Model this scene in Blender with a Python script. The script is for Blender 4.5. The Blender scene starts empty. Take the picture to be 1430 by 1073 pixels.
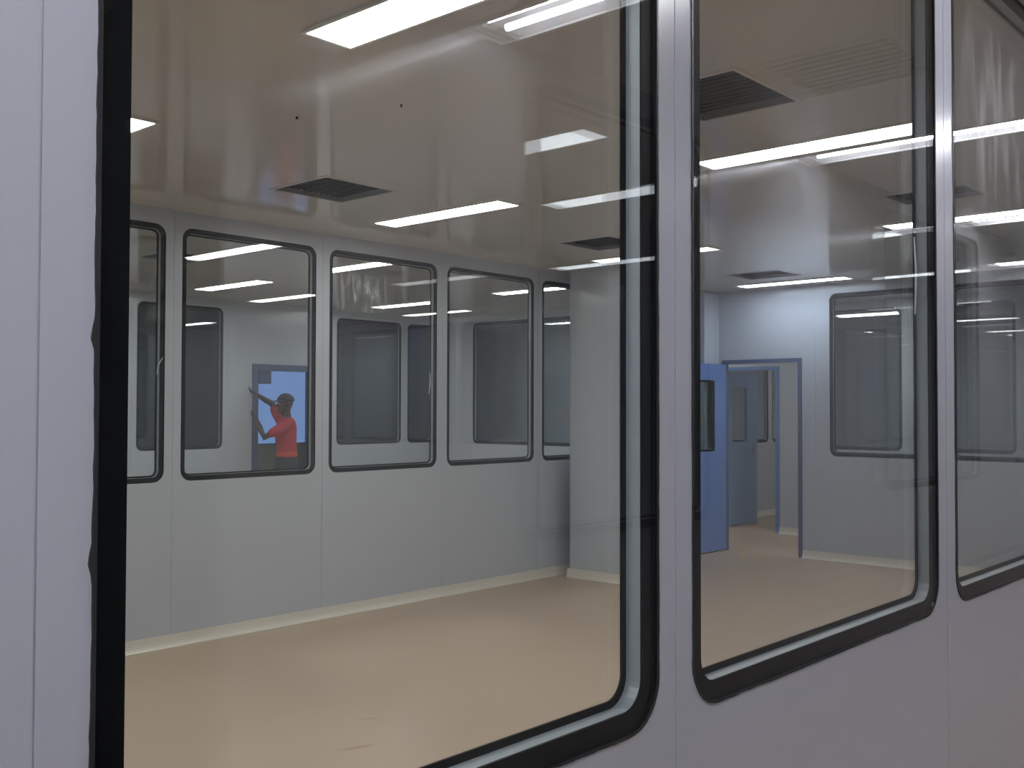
import bpy, bmesh, math, random
from mathutils import Vector, Matrix
random.seed(4)
sc = bpy.context.scene
COL = sc.collection

# ------------------------------------------------------------------ constants
EYE = 1.6
CEIL = 2.937
YF = 0.9126            # corridor face of the front wall
TW = 0.045             # panel thickness
YB = 6.3146            # far wall of the main room
XD = 10.3824           # wall with the open blue door
YO = -0.63             # opposite wall of the corridor
XC = 12.2              # second wall behind the door
YB2 = 11.05            # far wall of the inner room
XB2 = 10.62            # end wall of the inner room
Z0, Z1 = 1.1047, 2.83  # sill and head of every window
WSTD = 1.125

# ------------------------------------------------------------------ materials
def _nodes(name):
    m = bpy.data.materials.new(name); m.use_nodes = True
    nt = m.node_tree; nt.nodes.clear()
    out = nt.nodes.new('ShaderNodeOutputMaterial')
    return m, nt, out

def mat(name, col, rough=0.5, metal=0.0, spec=0.5, var=0.03, scale=6.0, bump=0.0, bscale=60.0):
    m, nt, out = _nodes(name)
    N, L = nt.nodes, nt.links
    b = N.new('ShaderNodeBsdfPrincipled')
    b.inputs['Roughness'].default_value = rough
    b.inputs['Metallic'].default_value = metal
    b.inputs['Specular IOR Level'].default_value = spec
    tc = N.new('ShaderNodeTexCoord')
    nz = N.new('ShaderNodeTexNoise'); nz.inputs['Scale'].default_value = scale; nz.inputs['Detail'].default_value = 4
    L.new(tc.outputs['Object'], nz.inputs['Vector'])
    mx = N.new('ShaderNodeMix'); mx.data_type = 'RGBA'
    mx.inputs['A'].default_value = (*[c*(1-var) for c in col], 1)
    mx.inputs['B'].default_value = (*[min(1, c*(1+var)) for c in col], 1)
    L.new(nz.outputs['Fac'], mx.inputs['Factor'])
    L.new(mx.outputs['Result'], b.inputs['Base Color'])
    if bump > 0:
        n2 = N.new('ShaderNodeTexNoise'); n2.inputs['Scale'].default_value = bscale; n2.inputs['Detail'].default_value = 2
        L.new(tc.outputs['Object'], n2.inputs['Vector'])
        bp = N.new('ShaderNodeBump'); bp.inputs['Strength'].default_value = bump; bp.inputs['Distance'].default_value = 0.002
        L.new(n2.outputs['Fac'], bp.inputs['Height']); L.new(bp.outputs['Normal'], b.inputs['Normal'])
    L.new(b.outputs['BSDF'], out.inputs['Surface'])
    return m

def lamp_mat(name, col, strength):
    m, nt, out = _nodes(name)
    e = nt.nodes.new('ShaderNodeEmission')
    tc = nt.nodes.new('ShaderNodeTexCoord')
    nz = nt.nodes.new('ShaderNodeTexNoise'); nz.inputs['Scale'].default_value = 3
    nt.links.new(tc.outputs['Object'], nz.inputs['Vector'])
    mr = nt.nodes.new('ShaderNodeMapRange')
    mr.inputs['To Min'].default_value = strength*0.95; mr.inputs['To Max'].default_value = strength*1.05
    nt.links.new(nz.outputs['Fac'], mr.inputs['Value'])
    e.inputs['Color'].default_value = (*col, 1)
    nt.links.new(mr.outputs['Result'], e.inputs['Strength'])
    nt.links.new(e.outputs['Emission'], out.inputs['Surface'])
    return m

def glass_mat(name, tint=(0.978, 0.988, 0.989), smear=0.0):
    """clear pane: transmits straight through and mirrors by the angle of incidence"""
    m, nt, out = _nodes(name)
    N, L = nt.nodes, nt.links
    tr = N.new('ShaderNodeBsdfTransparent'); tr.inputs['Color'].default_value = (*tint, 1)
    gl = N.new('ShaderNodeBsdfGlossy'); gl.inputs['Roughness'].default_value = 0.0
    gl.inputs['Color'].default_value = (0.97, 0.98, 1.0, 1)
    lw = N.new('ShaderNodeLayerWeight'); lw.inputs['Blend'].default_value = 0.5
    pw = N.new('ShaderNodeMath'); pw.operation = 'POWER'; pw.inputs[1].default_value = 5.0
    L.new(lw.outputs['Facing'], pw.inputs[0])
    ma = N.new('ShaderNodeMath'); ma.operation = 'MULTIPLY_ADD'; ma.inputs[1].default_value = 0.96; ma.inputs[2].default_value = 0.04
    L.new(pw.outputs[0], ma.inputs[0])
    mx = N.new('ShaderNodeMixShader')
    L.new(ma.outputs[0], mx.inputs[0]); L.new(tr.outputs[0], mx.inputs[1]); L.new(gl.outputs[0], mx.inputs[2])
    L.new(mx.outputs[0], out.inputs['Surface'])
    return m

def smear_mat(name, box_, sc3, amount):
    """clear glass with hand-wiped whitish streaks inside a region (a0, a1, z0, z1)"""
    m = glass_mat(name); nt = m.node_tree; N, L = nt.nodes, nt.links
    out = [n for n in N if n.type == 'OUTPUT_MATERIAL'][0]; base = out.inputs['Surface'].links[0].from_socket
    tc = N.new('ShaderNodeTexCoord'); sp = N.new('ShaderNodeSeparateXYZ'); L.new(tc.outputs['Object'], sp.inputs[0])
    cur = None
    for ax, lo, hi in (('X', box_[0], box_[1]), ('Z', box_[2], box_[3])):
        mr = N.new('ShaderNodeMapRange'); c, h = (lo+hi)/2, (hi-lo)/2
        ab = N.new('ShaderNodeMath'); ab.operation = 'SUBTRACT'; L.new(sp.outputs[ax], ab.inputs[0]); ab.inputs[1].default_value = c
        a2 = N.new('ShaderNodeMath'); a2.operation = 'ABSOLUTE'; L.new(ab.outputs[0], a2.inputs[0])
        L.new(a2.outputs[0], mr.inputs['Value']); mr.inputs['From Min'].default_value = h*.35; mr.inputs['From Max'].default_value = h; mr.inputs['To Min'].default_value = 1; mr.inputs['To Max'].default_value = 0
        if cur is None: cur = mr.outputs[0]
        else:
            mu = N.new('ShaderNodeMath'); mu.operation = 'MULTIPLY'; L.new(cur, mu.inputs[0]); L.new(mr.outputs[0], mu.inputs[1]); cur = mu.outputs[0]
    mp = N.new('ShaderNodeMapping'); mp.inputs['Scale'].default_value = sc3; mp.inputs['Rotation'].default_value = (0, .35, 0); L.new(tc.outputs['Object'], mp.inputs['Vector'])
    nz = N.new('ShaderNodeTexNoise'); nz.inputs['Scale'].default_value = 1; nz.inputs['Detail'].default_value = 5; L.new(mp.outputs[0], nz.inputs['Vector'])
    m3 = N.new('ShaderNodeMapRange'); L.new(nz.outputs['Fac'], m3.inputs['Value']); m3.inputs['From Min'].default_value = .45; m3.inputs['From Max'].default_value = .75; m3.inputs['To Max'].default_value = amount
    mu = N.new('ShaderNodeMath'); mu.operation = 'MULTIPLY'; L.new(cur, mu.inputs[0]); L.new(m3.outputs[0], mu.inputs[1])
    df = N.new('ShaderNodeBsdfTranslucent'); df.inputs['Color'].default_value = (.9, .92, .95, 1)
    d2 = N.new('ShaderNodeBsdfDiffuse'); d2.inputs['Color'].default_value = (.9, .92, .95, 1)
    ms = N.new('ShaderNodeMixShader'); L.new(df.outputs[0], ms.inputs[1]); L.new(d2.outputs[0], ms.inputs[2])
    mx = N.new('ShaderNodeMixShader'); L.new(mu.outputs[0], mx.inputs[0]); L.new(base, mx.inputs[1]); L.new(ms.outputs[0], mx.inputs[2])
    L.new(mx.outputs[0], out.inputs['Surface'])
    return m

def floor_mat(name, col, stains=()):
    m, nt, out = _nodes(name)
    N, L = nt.nodes, nt.links
    b = N.new('ShaderNodeBsdfPrincipled'); b.inputs['Roughness'].default_value = 0.38
    tc = N.new('ShaderNodeTexCoord')
    nz = N.new('ShaderNodeTexNoise'); nz.inputs['Scale'].default_value = 1.3; nz.inputs['Detail'].default_value = 5
    L.new(tc.outputs['Object'], nz.inputs['Vector'])
    mx = N.new('ShaderNodeMix'); mx.data_type = 'RGBA'
    mx.inputs['A'].default_value = (col[0]*.95, col[1]*.94, col[2]*.92, 1)
    mx.inputs['B'].default_value = (col[0]*1.04, col[1]*1.04, col[2]*1.03, 1)
    L.new(nz.outputs['Fac'], mx.inputs['Factor'])
    cur = mx.outputs['Result']
    n3 = N.new('ShaderNodeTexNoise'); n3.inputs['Scale'].default_value = 9; L.new(tc.outputs['Object'], n3.inputs['Vector'])
    for (sx, sy, ang, la, lb, k) in stains:      # worn orange scuffs on the epoxy
        mp = N.new('ShaderNodeMapping'); mp.vector_type = 'TEXTURE'
        mp.inputs['Location'].default_value = (sx, sy, 0); mp.inputs['Rotation'].default_value = (0, 0, ang)
        mp.inputs['Scale'].default_value = (la, lb, 1)
        L.new(tc.outputs['Object'], mp.inputs['Vector'])
        ln = N.new('ShaderNodeVectorMath'); ln.operation = 'LENGTH'; L.new(mp.outputs['Vector'], ln.inputs[0])
        ad = N.new('ShaderNodeMath'); ad.operation = 'ADD'; L.new(ln.outputs['Value'], ad.inputs[0]); L.new(n3.outputs['Fac'], ad.inputs[1])
        mr = N.new('ShaderNodeMapRange'); mr.inputs['From Min'].default_value = 1.0; mr.inputs['From Max'].default_value = 1.6
        mr.inputs['To Min'].default_value = k; mr.inputs['To Max'].default_value = 0
        L.new(ad.outputs[0], mr.inputs['Value'])
        m2 = N.new('ShaderNodeMix'); m2.data_type = 'RGBA'
        L.new(mr.outputs['Result'], m2.inputs['Factor']); L.new(cur, m2.inputs['A'])
        m2.inputs['B'].default_value = (0.40, 0.24, 0.09, 1)
        cur = m2.outputs['Result']
    L.new(cur, b.inputs['Base Color'])
    L.new(b.outputs['BSDF'], out.inputs['Surface'])
    return m

M = {}
M['panel'] = mat('panel_paint', (0.50, 0.54, 0.595), 0.20, spec=0.5, var=0.02, scale=2.0)
M['panel_corr'] = mat('corridor_panel_paint', (0.53, 0.55, 0.61), 0.22, spec=0.8, var=0.02, scale=2.0)
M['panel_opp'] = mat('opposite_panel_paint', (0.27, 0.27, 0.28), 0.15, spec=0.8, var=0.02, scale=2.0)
M['ceil'] = mat('ceiling_paint', (0.58, 0.55, 0.52), 0.11, spec=0.5, var=0.02, scale=1.5)
M['cove'] = mat('cove_pvc', (0.72, 0.69, 0.61), 0.3, var=0.03)
M['floor'] = floor_mat('beige_epoxy', (0.50, 0.39, 0.29),
                       [(3.16, 3.805, -0.35, 0.10, 0.022, .8), (3.50, 4.11, -0.6, 0.07, 0.02, .45)])
M['black'] = mat('black_border', (0.003, 0.0035, 0.004), 0.6, spec=0.2, var=0.2, scale=30)
M['seal'] = mat('black_sealant', (0.02, 0.021, 0.023), 0.42, var=0.3, scale=50, bump=0.6)
M['alu'] = mat('spacer_aluminium', (0.35, 0.395, 0.42), 0.38, metal=0.15, var=0.03)
M['frame_white'] = mat('white_metal', (0.75, 0.75, 0.73), 0.35)
M['reflector'] = mat('bright_reflector', (0.92, 0.92, 0.92), 0.35, metal=0.0)
M['filter'] = mat('vent_filter', (0.022, 0.027, 0.03), 0.7, var=0.3, scale=80)
M['duct'] = mat('vent_duct', (0.22, 0.22, 0.21), 0.5)
M['louver'] = mat('louver_paint', (0.34, 0.33, 0.31), 0.45)
M['blue'] = mat('blue_door_paint', (0.145, 0.245, 0.54), 0.32, var=0.03)
M['blue2'] = mat('slate_blue_door_paint', (0.27, 0.38, 0.58), 0.35, var=0.03)
M['bluef'] = mat('blue_frame_paint', (0.09, 0.122, 0.225), 0.35, var=0.03)
M['dark'] = mat('unlit_room_dark', (0.032, 0.052, 0.062), 0.6, var=0.1)  # near-black colour stands in for the missing light of unlit rooms
M['dado'] = mat('grey_green_paint', (0.16, 0.17, 0.15), 0.6)
M['glass'] = glass_mat('window_glass')
M['tinted'] = glass_mat('tinted_vision_glass', (0.80, 0.86, 0.83))
M['smearA'] = smear_mat('smeared_glass', (.02, .62, 1.22, 1.62), (26, 1, 5), .55)
M['smearB'] = smear_mat('streaked_glass', (.02, .75, 1.0, 1.66), (30, 1, 3.5), .30)
M['steel'] = mat('brushed_steel', (0.6, 0.6, 0.6), 0.3, metal=0.9)
M['film'] = mat('peeling_film', (0.7, 0.72, 0.75), 0.35)
M['tape'] = mat('yellow_tape', (0.65, 0.52, 0.10), 0.5)
M['skin'] = mat('skin', (0.075, 0.042, 0.030), 0.5, var=0.08, scale=20)
M['shirt'] = mat('red_shirt', (0.46, 0.035, 0.045), 0.8, var=0.08, scale=25)
M['hem'] = mat('orange_red_hem', (0.60, 0.085, 0.045), 0.8, var=0.06)
M['trouser'] = mat('dark_trousers', (0.035, 0.037, 0.042), 0.85, var=0.15, scale=30)
M['cap'] = mat('dark_cap', (0.028, 0.032, 0.045), 0.7, var=0.1, scale=30)
M['shoe'] = mat('black_shoe', (0.015, 0.015, 0.015), 0.5)
M['eye'] = mat('eye', (0.5, 0.48, 0.45), 0.2)
LA = 23.0
M['lampA'] = lamp_mat('lamp_main', (1.0, 0.975, 0.93), LA)
M['lampC'] = lamp_mat('lamp_corridor', (0.94, 0.93, 1.0), 68.0)
M['lampG'] = lamp_mat('lamp_opposite_room', (0.95, 0.97, 1.0), 5.0)
M['lampCool'] = lamp_mat('lamp_cool', (0.86, 0.94, 1.08), LA*.68)
M['lampDim'] = lamp_mat('lamp_ageing', (1.0, 0.98, 0.95), 2.6)

# ------------------------------------------------------------------ helpers
def new_obj(name, bm, m, parent=None, loc=None, smooth=False):
    bmesh.ops.recalc_face_normals(bm, faces=bm.faces[:])
    me = bpy.data.meshes.new(name); bm.to_mesh(me); bm.free()
    me.materials.append(m)
    if smooth:
        for p in me.polygons: p.use_smooth = True
    o = bpy.data.objects.new(name, me); COL.objects.link(o)
    if parent: o.parent = parent
    if loc: o.location = loc
    return o

def empty(name, loc=(0, 0, 0), rotz=0.0):
    o = bpy.data.objects.new(name, None); COL.objects.link(o)
    o.empty_display_size = 0.1
    o.location = loc; o.rotation_euler = (0, 0, rotz)
    return o

def tag(o, label=None, cat=None, group=None, kind=None):
    if label: o['label'] = label
    if cat: o['category'] = cat
    if group: o['group'] = group
    if kind: o['kind'] = kind
    return o

def struct(o, label, cat):
    return tag(o, label, cat, kind='structure')

def box(bm, x0, x1, y0, y1, z0, z1, T=None):
    P = [(x, y, z) for z in (z0, z1) for y in (y0, y1) for x in (x0, x1)]
    v = [bm.verts.new(T(*q) if T else q) for q in P]
    for f in ((0, 1, 3, 2), (4, 6, 7, 5), (0, 4, 5, 1), (2, 3, 7, 6), (0, 2, 6, 4), (1, 5, 7, 3)):
        bm.faces.new([v[i] for i in f])
    return v

def rr(a0, a1, z0, z1, R, n=8, side=1):
    """rounded rectangle, corners BL BR TR TL, each n+1 points, sides cut in `side` pieces"""
    out = []
    for (cx, cz, s) in ((a0+R, z0+R, math.pi), (a1-R, z0+R, 1.5*math.pi), (a1-R, z1-R, 0), (a0+R, z1-R, .5*math.pi)):
        for i in range(n+1):
            t = s + .5*math.pi*i/n
            out.append((cx+R*math.cos(t), cz+R*math.sin(t)))
    if side > 1:
        res = []
        k = n+1
        for c in range(4):
            arc = out[c*k:(c+1)*k]; res += arc
            p, q = arc[-1], out[((c+1) % 4)*k]
            for j in range(1, side):
                t = j/side; res.append((p[0]+(q[0]-p[0])*t, p[1]+(q[1]-p[1])*t))
        out = res
    return out

def ring(bm, outer, inner, y0, y1, T=None):
    T = T or (lambda a, b, z: (a, b, z))
    n = len(outer)
    V = [[bm.verts.new(T(a, y, z)) for a, z in loop] for loop, y in ((outer, y0), (inner, y0), (inner, y1), (outer, y1))]
    for i in range(n):
        j = (i+1) % n
        for k in range(4):
            A, B = V[k], V[(k+1) % 4]
            bm.faces.new((A[i], A[j], B[j], B[i]))

def plate(bm, loop, y0, y1, T=None):
    T = T or (lambda a, b, z: (a, b, z))
    A = [bm.verts.new(T(a, y0, z)) for a, z in loop]; B = [bm.verts.new(T(a, y1, z)) for a, z in loop]
    bm.faces.new(A); bm.faces.new(B[::-1])
    for i in range(len(A)):
        j = (i+1) % len(A); bm.faces.new((A[i], A[j], B[j], B[i]))

RO, RI = 0.078, 0.045
def panel_with_hole(bm, a0, a1, h0, h1, hole, T, n=8):
    """wall panel (a0..a1, h0..h1) with a round-cornered opening"""
    b0, b1, z0, z1 = hole
    loop = rr(b0, b1, z0, z1, RO, n)
    cor = [(a0, h0), (a1, h0), (a1, h1), (a0, h1)]
    k = n+1
    rows = []
    for y in (0, TW):
        L_ = [bm.verts.new(T(a, y, z)) for a, z in loop]; C = [bm.verts.new(T(a, y, z)) for a, z in cor]
        for c in range(4):
            arc = L_[c*k:(c+1)*k]
            for i in range(n): bm.faces.new((C[c], arc[i], arc[i+1]))
            bm.faces.new((C[c], arc[-1], L_[((c+1) % 4)*k], C[(c+1) % 4]))
        rows.append((L_, C))
    (La, Ca), (Lb, Cb) = rows
    for i in range(len(La)):
        j = (i+1) % len(La); bm.faces.new((La[i], La[j], Lb[j], Lb[i]))
    for i in range(4):
        j = (i+1) % 4; bm.faces.new((Ca[i], Ca[j], Cb[j], Cb[i]))

def xf(ox, oy, rotz):
    c, s = math.cos(rotz), math.sin(rotz)
    return lambda a, b, z: (ox + a*c - b*s, oy + a*s + b*c, z)

def wall(name, ox, oy, rotz, joints, openings, m, label, h=CEIL):
    """panel wall; local a runs along the wall, b into its thickness; joints = panel edges"""
    T = xf(ox, oy, rotz); bm = bmesh.new(); g = 0.0012
    for a0, a1 in zip(joints[:-1], joints[1:]):
        A0, A1 = a0+g, a1-g
        op = [o for o in openings if o[0] >= a0-1e-6 and o[1] <= a1+1e-6]
        if not op: box(bm, A0, A1, 0, TW, 0, h, T)
        elif op[0][2] > 0: panel_with_hole(bm, A0, A1, 0, h, op[0], T)
        else:
            d0, d1, _, zt = op[0]
            box(bm, A0, d0, 0, TW, 0, h, T); box(bm, d1, A1, 0, TW, 0, h, T); box(bm, d0, d1, 0, TW, zt, h, T)
        if a0 != joints[0]:
            box(bm, a0-.012, a0+.012, TW*.06, TW*.9, 0, h, T)       # tongue behind the joint
    o = new_obj(name, bm, m)
    return struct(o, label, 'wall')

BLOBS = (.562, .355, .06)
WCACHE = {}
wcount = [0]
def window(ox, oy, rotz, a0, a1, label, bead=False, z0=Z0, z1=Z1, film=None, smear=None):
    """double glazed flush window set in a wall; black borders, aluminium spacer, two panes"""
    wcount[0] += 1
    T = xf(ox, oy, rotz)
    e = empty('window_%d' % wcount[0], T(a0, 0, z0), rotz)
    w, h = a1-a0, z1-z0
    key = (round(w, 3), round(h, 3))
    if key not in WCACHE:
        i0 = .001
        out = rr(i0, w-i0, i0, h-i0, RO-.001)
        inn = rr(.034, w-.034, .034, h-.034, RI)
        inn2 = rr(.046, w-.046, .046, h-.046, RI-.008)
        D = {}
        def reg(k, fn, m):
            bm = bmesh.new(); fn(bm)
            bmesh.ops.recalc_face_normals(bm, faces=bm.faces[:])
            me = bpy.data.meshes.new(k); bm.to_mesh(me); bm.free(); me.materials.append(m); D[k] = me
        pin = rr(.0032, w-.0032, .0032, h-.0032, RO-.0035)
        reg('pane', lambda b: plate(b, pin, 0.0005, .0050), M['glass'])
        reg('border', lambda b: (ring(b, out, inn, .0056, .0090), ring(b, out, rr(.0030, w-.0030, .0030, h-.0030, RO-.0033), .0002, .0056)), M['black'])
        reg('spacer', lambda b: ring(b, out, rr(.0345, w-.0345, .0345, h-.0345, RI), .0092, TW-.0094), M['alu'])
        reg('back_border', lambda b: (ring(b, out, inn2, TW-.0092, TW-.0056), ring(b, out, rr(.0030, w-.0030, .0030, h-.0030, RO-.0033), TW-.0056, TW-.0002)), M['black'])
        reg('back_pane', lambda b: plate(b, pin, TW-.0050, TW-.0005), M['glass'])
        WCACHE[key] = D
    for k, me in WCACHE[key].items():
        o = bpy.data.objects.new(k, me); COL.objects.link(o); o.parent = e
        if smear and k == 'pane':
            o.material_slots[0].link = 'OBJECT'; o.material_slots[0].material = smear
    if bead:
        rnd = random.Random(wcount[0])
        n = 8; sd = 160
        inn = rr(.0, w, .0, h, RO, n, sd); outl = []
        ex = rr(-.0035, w+.0035, -.0035, h+.0035, RO+.0035, n, sd)
        ph = 0
        for (a, z), (b, y) in zip(inn, ex):
            ph = ph*.75 + rnd.uniform(-.5, .5)*.9
            k = 0.7 + .35*ph
            
            if a < .001 and wcount[0] == 1:
                for bz in BLOBS: k += 1.1*math.exp(-((z-bz)/.009)**2)
            outl.append((a+(b-a)*max(.25, k), z+(y-z)*max(.25, k)))
        bm = bmesh.new(); ring(bm, outl, rr(.002, w-.002, .002, h-.002, RO-.002, n, sd), -.0022, .0004)
        so = new_obj('sealant_bead', bm, M['seal'], e); so['label'] = 'uneven black sealant around the glass'
    if film:
        strip(film, e, T)
    return struct(e, label, 'window')

def strip(pts, parent, T):
    bm = bmesh.new(); prev = None
    for (a, b, z, wd) in pts:
        v = [bm.verts.new((a-wd, b, z)), bm.verts.new((a+wd, b-.0005, z)), bm.verts.new((a+wd, b+.0006, z+.001)), bm.verts.new((a-wd, b+.0006, z+.001))]
        if prev:
            for i in range(4): bm.faces.new((prev[i], prev[(i+1) % 4], v[(i+1) % 4], v[i]))
        else: bm.faces.new(v)
        prev = v
    bm.faces.new(prev[::-1])
    o = new_obj('film_strip', bm, M['film'], parent); o['label'] = 'loose strip of peeling protective film'

def flat(name, x0, x1, y0, y1, z0, z1, holes, m, label, cat):
    """slab with rectangular holes"""
    xs = sorted({x0, x1, *[h[0] for h in holes], *[h[1] for h in holes]}); ys = sorted({y0, y1, *[h[2] for h in holes], *[h[3] for h in holes]})
    xs = [x for x in xs if x0 <= x <= x1]; ys = [y for y in ys if y0 <= y <= y1]
    bm = bmesh.new(); V = {}
    def vv(i, j, k):
        if (i, j, k) not in V: V[(i, j, k)] = bm.verts.new((xs[i], ys[j], (z0, z1)[k]))
        return V[(i, j, k)]
    def solid(i, j):
        if i < 0 or j < 0 or i >= len(xs)-1 or j >= len(ys)-1: return False
        cx, cy = (xs[i]+xs[i+1])/2, (ys[j]+ys[j+1])/2
        return not any(h[0] < cx < h[1] and h[2] < cy < h[3] for h in holes)
    for i in range(len(xs)-1):
        for j in range(len(ys)-1):
            if not solid(i, j): continue
            bm.faces.new([vv(i, j, 0), vv(i, j+1, 0), vv(i+1, j+1, 0), vv(i+1, j, 0)])
            bm.faces.new([vv(i, j, 1), vv(i+1, j, 1), vv(i+1, j+1, 1), vv(i, j+1, 1)])
            for di, dj, q in ((-1, 0, ((i, j), (i, j+1))), (1, 0, ((i+1, j), (i+1, j+1))), (0, -1, ((i, j), (i+1, j))), (0, 1, ((i, j+1), (i+1, j+1)))):
                if not solid(i+di, j+dj):
                    (p, q2) = q
                    bm.faces.new([vv(*p, 0), vv(*q2, 0), vv(*q2, 1), vv(*p, 1)])
    o = new_obj(name, bm, m)
    return struct(o, label, cat)

bcount = [0]
def cove(name, runs, label, H=.085, D=.035, m=None):
    """concave skirting: runs of (p, q, n) from p to q on the floor, n = direction off the wall"""
    bm = bmesh.new()
    prof = [(0, 0), (D, 0), (D, .006)] + [(D*(1-math.sin(t)) + .006*math.sin(t), .006+(H-.006)*(1-math.cos(t))) for t in [math.pi/2*i/6 for i in range(1, 7)]] + [(0, H)]
    for (p, q, nrm) in runs:
        rows = []
        for e in (p, q):
            rows.append([bm.verts.new((e[0]+nrm[0]*d, e[1]+nrm[1]*d, z+.0005)) for d, z in prof])
        for i in range(len(prof)):
            j = (i+1) % len(prof); bm.faces.new((rows[0][i], rows[0][j], rows[1][j], rows[1][i]))
        bm.faces.new(rows[0]); bm.faces.new(rows[1][::-1])
    o = new_obj(name, bm, m or M['cove'])
    return struct(o, label, 'baseboard')

def diffuser_light(x, y, m, label, group, w=.2, l=1.2):
    """ceiling fluorescent fitting with a flat opal diffuser, long side along y"""
    e = empty('ceiling_light', (x, y, CEIL))
    bm = bmesh.new()
    hw, hl, t = w/2, l/2, .014
    for (a, b, c, d) in ((-hw-t, -hw, -hl-t, hl+t), (hw, hw+t, -hl-t, hl+t), (-hw, hw, -hl-t, -hl), (-hw, hw, hl, hl+t)):
        box(bm, a, b, c, d, -.011, -.0005)
    new_obj('frame', bm, M['frame_white'], e)
    bm = bmesh.new(); box(bm, -hw+.0008, hw-.0008, -hl+.0008, hl-.0008, -.009, -.0008)
    o = new_obj('diffuser', bm, m, e); o['label'] = 'glowing white diffuser'
    tag(e, label, 'ceiling light', group)
    return e

def tube_light(x, y, label, group):
    """recessed fitting: open tray with mirror reflectors and two tubes"""
    e = empty('tube_light', (x, y, CEIL)); hw, hl, d = .1, .6, .07
    bm = bmesh.new()
    for (a, b, c, q) in ((-hw-.016, -hw, -hl-.016, hl+.016), (hw, hw+.016, -hl-.016, hl+.016), (-hw, hw, -hl-.016, -hl), (-hw, hw, hl, hl+.016)):
        box(bm, a, b, c, q, -.010, -.0005)
    new_obj('frame', bm, M['frame_white'], e)
    bm = bmesh.new()   # reflector tray, W-shaped section
    sec = [(-hw+.001, .001), (-.075, .055), (-.045, .062), (0, .035), (.045, .062), (.075, .055), (hw-.001, .001)]
    sec2 = [(a, z+.004) for a, z in sec]
    loop = sec + sec2[::-1]
    A = [bm.verts.new((a, -hl+.001, z)) for a, z in loop]; B = [bm.verts.new((a, hl-.001, z)) for a, z in loop]
    for i in range(len(loop)):
        j = (i+1) % len(loop); bm.faces.new((A[i], A[j], B[j], B[i]))
    new_obj('reflector', bm, M['reflector'], e)
    bm = bmesh.new(); box(bm, -hw+.001, hw-.001, -hl+.001, -hl+.012, .001, .068); box(bm, -hw+.001, hw-.001, hl-.012, hl-.001, .001, .068); box(bm, -hw+.001, hw-.001, -hl+.012, hl-.012, .0675, .0695)
    new_obj('housing', bm, M['frame_white'], e)
    for s in (-1, 1):
        bm = bmesh.new(); r = .013
        bmesh.ops.create_cone(bm, cap_ends=True, segments=14, radius1=r, radius2=r, depth=1.06, matrix=Matrix.Translation((s*.05, .0, .025)) @ Matrix.Rotation(math.pi/2, 4, 'X'))
        o = new_obj('tube', bm, M['lampC'], e); o['label'] = 'glowing fluorescent tube'
        for t in (-1, 1):
            bm = bmesh.new()
            bmesh.ops.create_cone(bm, cap_ends=True, segments=12, radius1=.010, radius2=.010, depth=.04, matrix=Matrix.Translation((s*.05, t*.556, .025)) @ Matrix.Rotation(math.pi/2, 4, 'X'))
            new_obj('end_cap', bm, M['steel'], o)
    tag(e, label, 'ceiling light', group)
    return e

def vent(x0, x1, y0, y1, label, group='dark return air openings in the ceiling', d=.045):
    cx, cy = (x0+x1)/2, (y0+y1)/2; e = empty('ceiling_vent', (cx, cy, CEIL)); hx, hy = (x1-x0)/2, (y1-y0)/2
    bm = bmesh.new(); t = .002
    ring(bm, [(-hx+.001, -hy+.001), (hx-.001, -hy+.001), (hx-.001, hy-.001), (-hx+.001, hy-.001)],
         [(-hx+.005, -hy+.005), (hx-.005, -hy+.005), (hx-.005, hy-.005), (-hx+.005, hy-.005)], 0.0005, d, lambda a, b, z: (a, z, b))
    new_obj('duct', bm, M['duct'], e)
    bm = bmesh.new(); box(bm, -hx+.005, hx-.005, -hy+.005, hy-.005, d-.012, d)
    n = 12
    for i in range(1, n):
        a = -hx + 2*hx*i/n; box(bm, a-.002, a+.002, -hy+.006, hy-.006, d-.022, d-.0115)
    o = new_obj('filter', bm, M['filter'], e); o['label'] = 'dark filter face up inside the opening'
    bm = bmesh.new()
    ring(bm, [(-hx-.02, -hy-.02), (hx+.02, -hy-.02), (hx+.02, hy+.02), (-hx-.02, hy+.02)],
         [(-hx+.004, -hy+.004), (hx-.004, -hy+.004), (hx-.004, hy-.004), (-hx+.004, hy-.004)], -.0035, -.0005, lambda a, b, z: (a, z, b))
    new_obj('flange', bm, M['ceil'], e)
    tag(e, label, 'vent', group)
    return (x0, x1, y0, y1)

# ------------------------------------------------------------------ positions
FRONT = [(.448, 1.3635), (1.4675, 2.592), (2.72, 3.845)]
FAR = [(2.448, 3.573), (3.695, 4.820), (4.948, 6.094), (6.216, 7.363), (7.484, 8.61)]
DOORW = [(3.643, 4.768), (2.393, 3.518), (1.143, 2.268)]            # y ranges on the door wall
OPP = [(2.88, 4.105), (6.12, 7.85), (9.0, 10.125)]
XL = -1.3                                                             # left end of the corridor and main room
XR = 12.2

RC = math.pi/2
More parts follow.
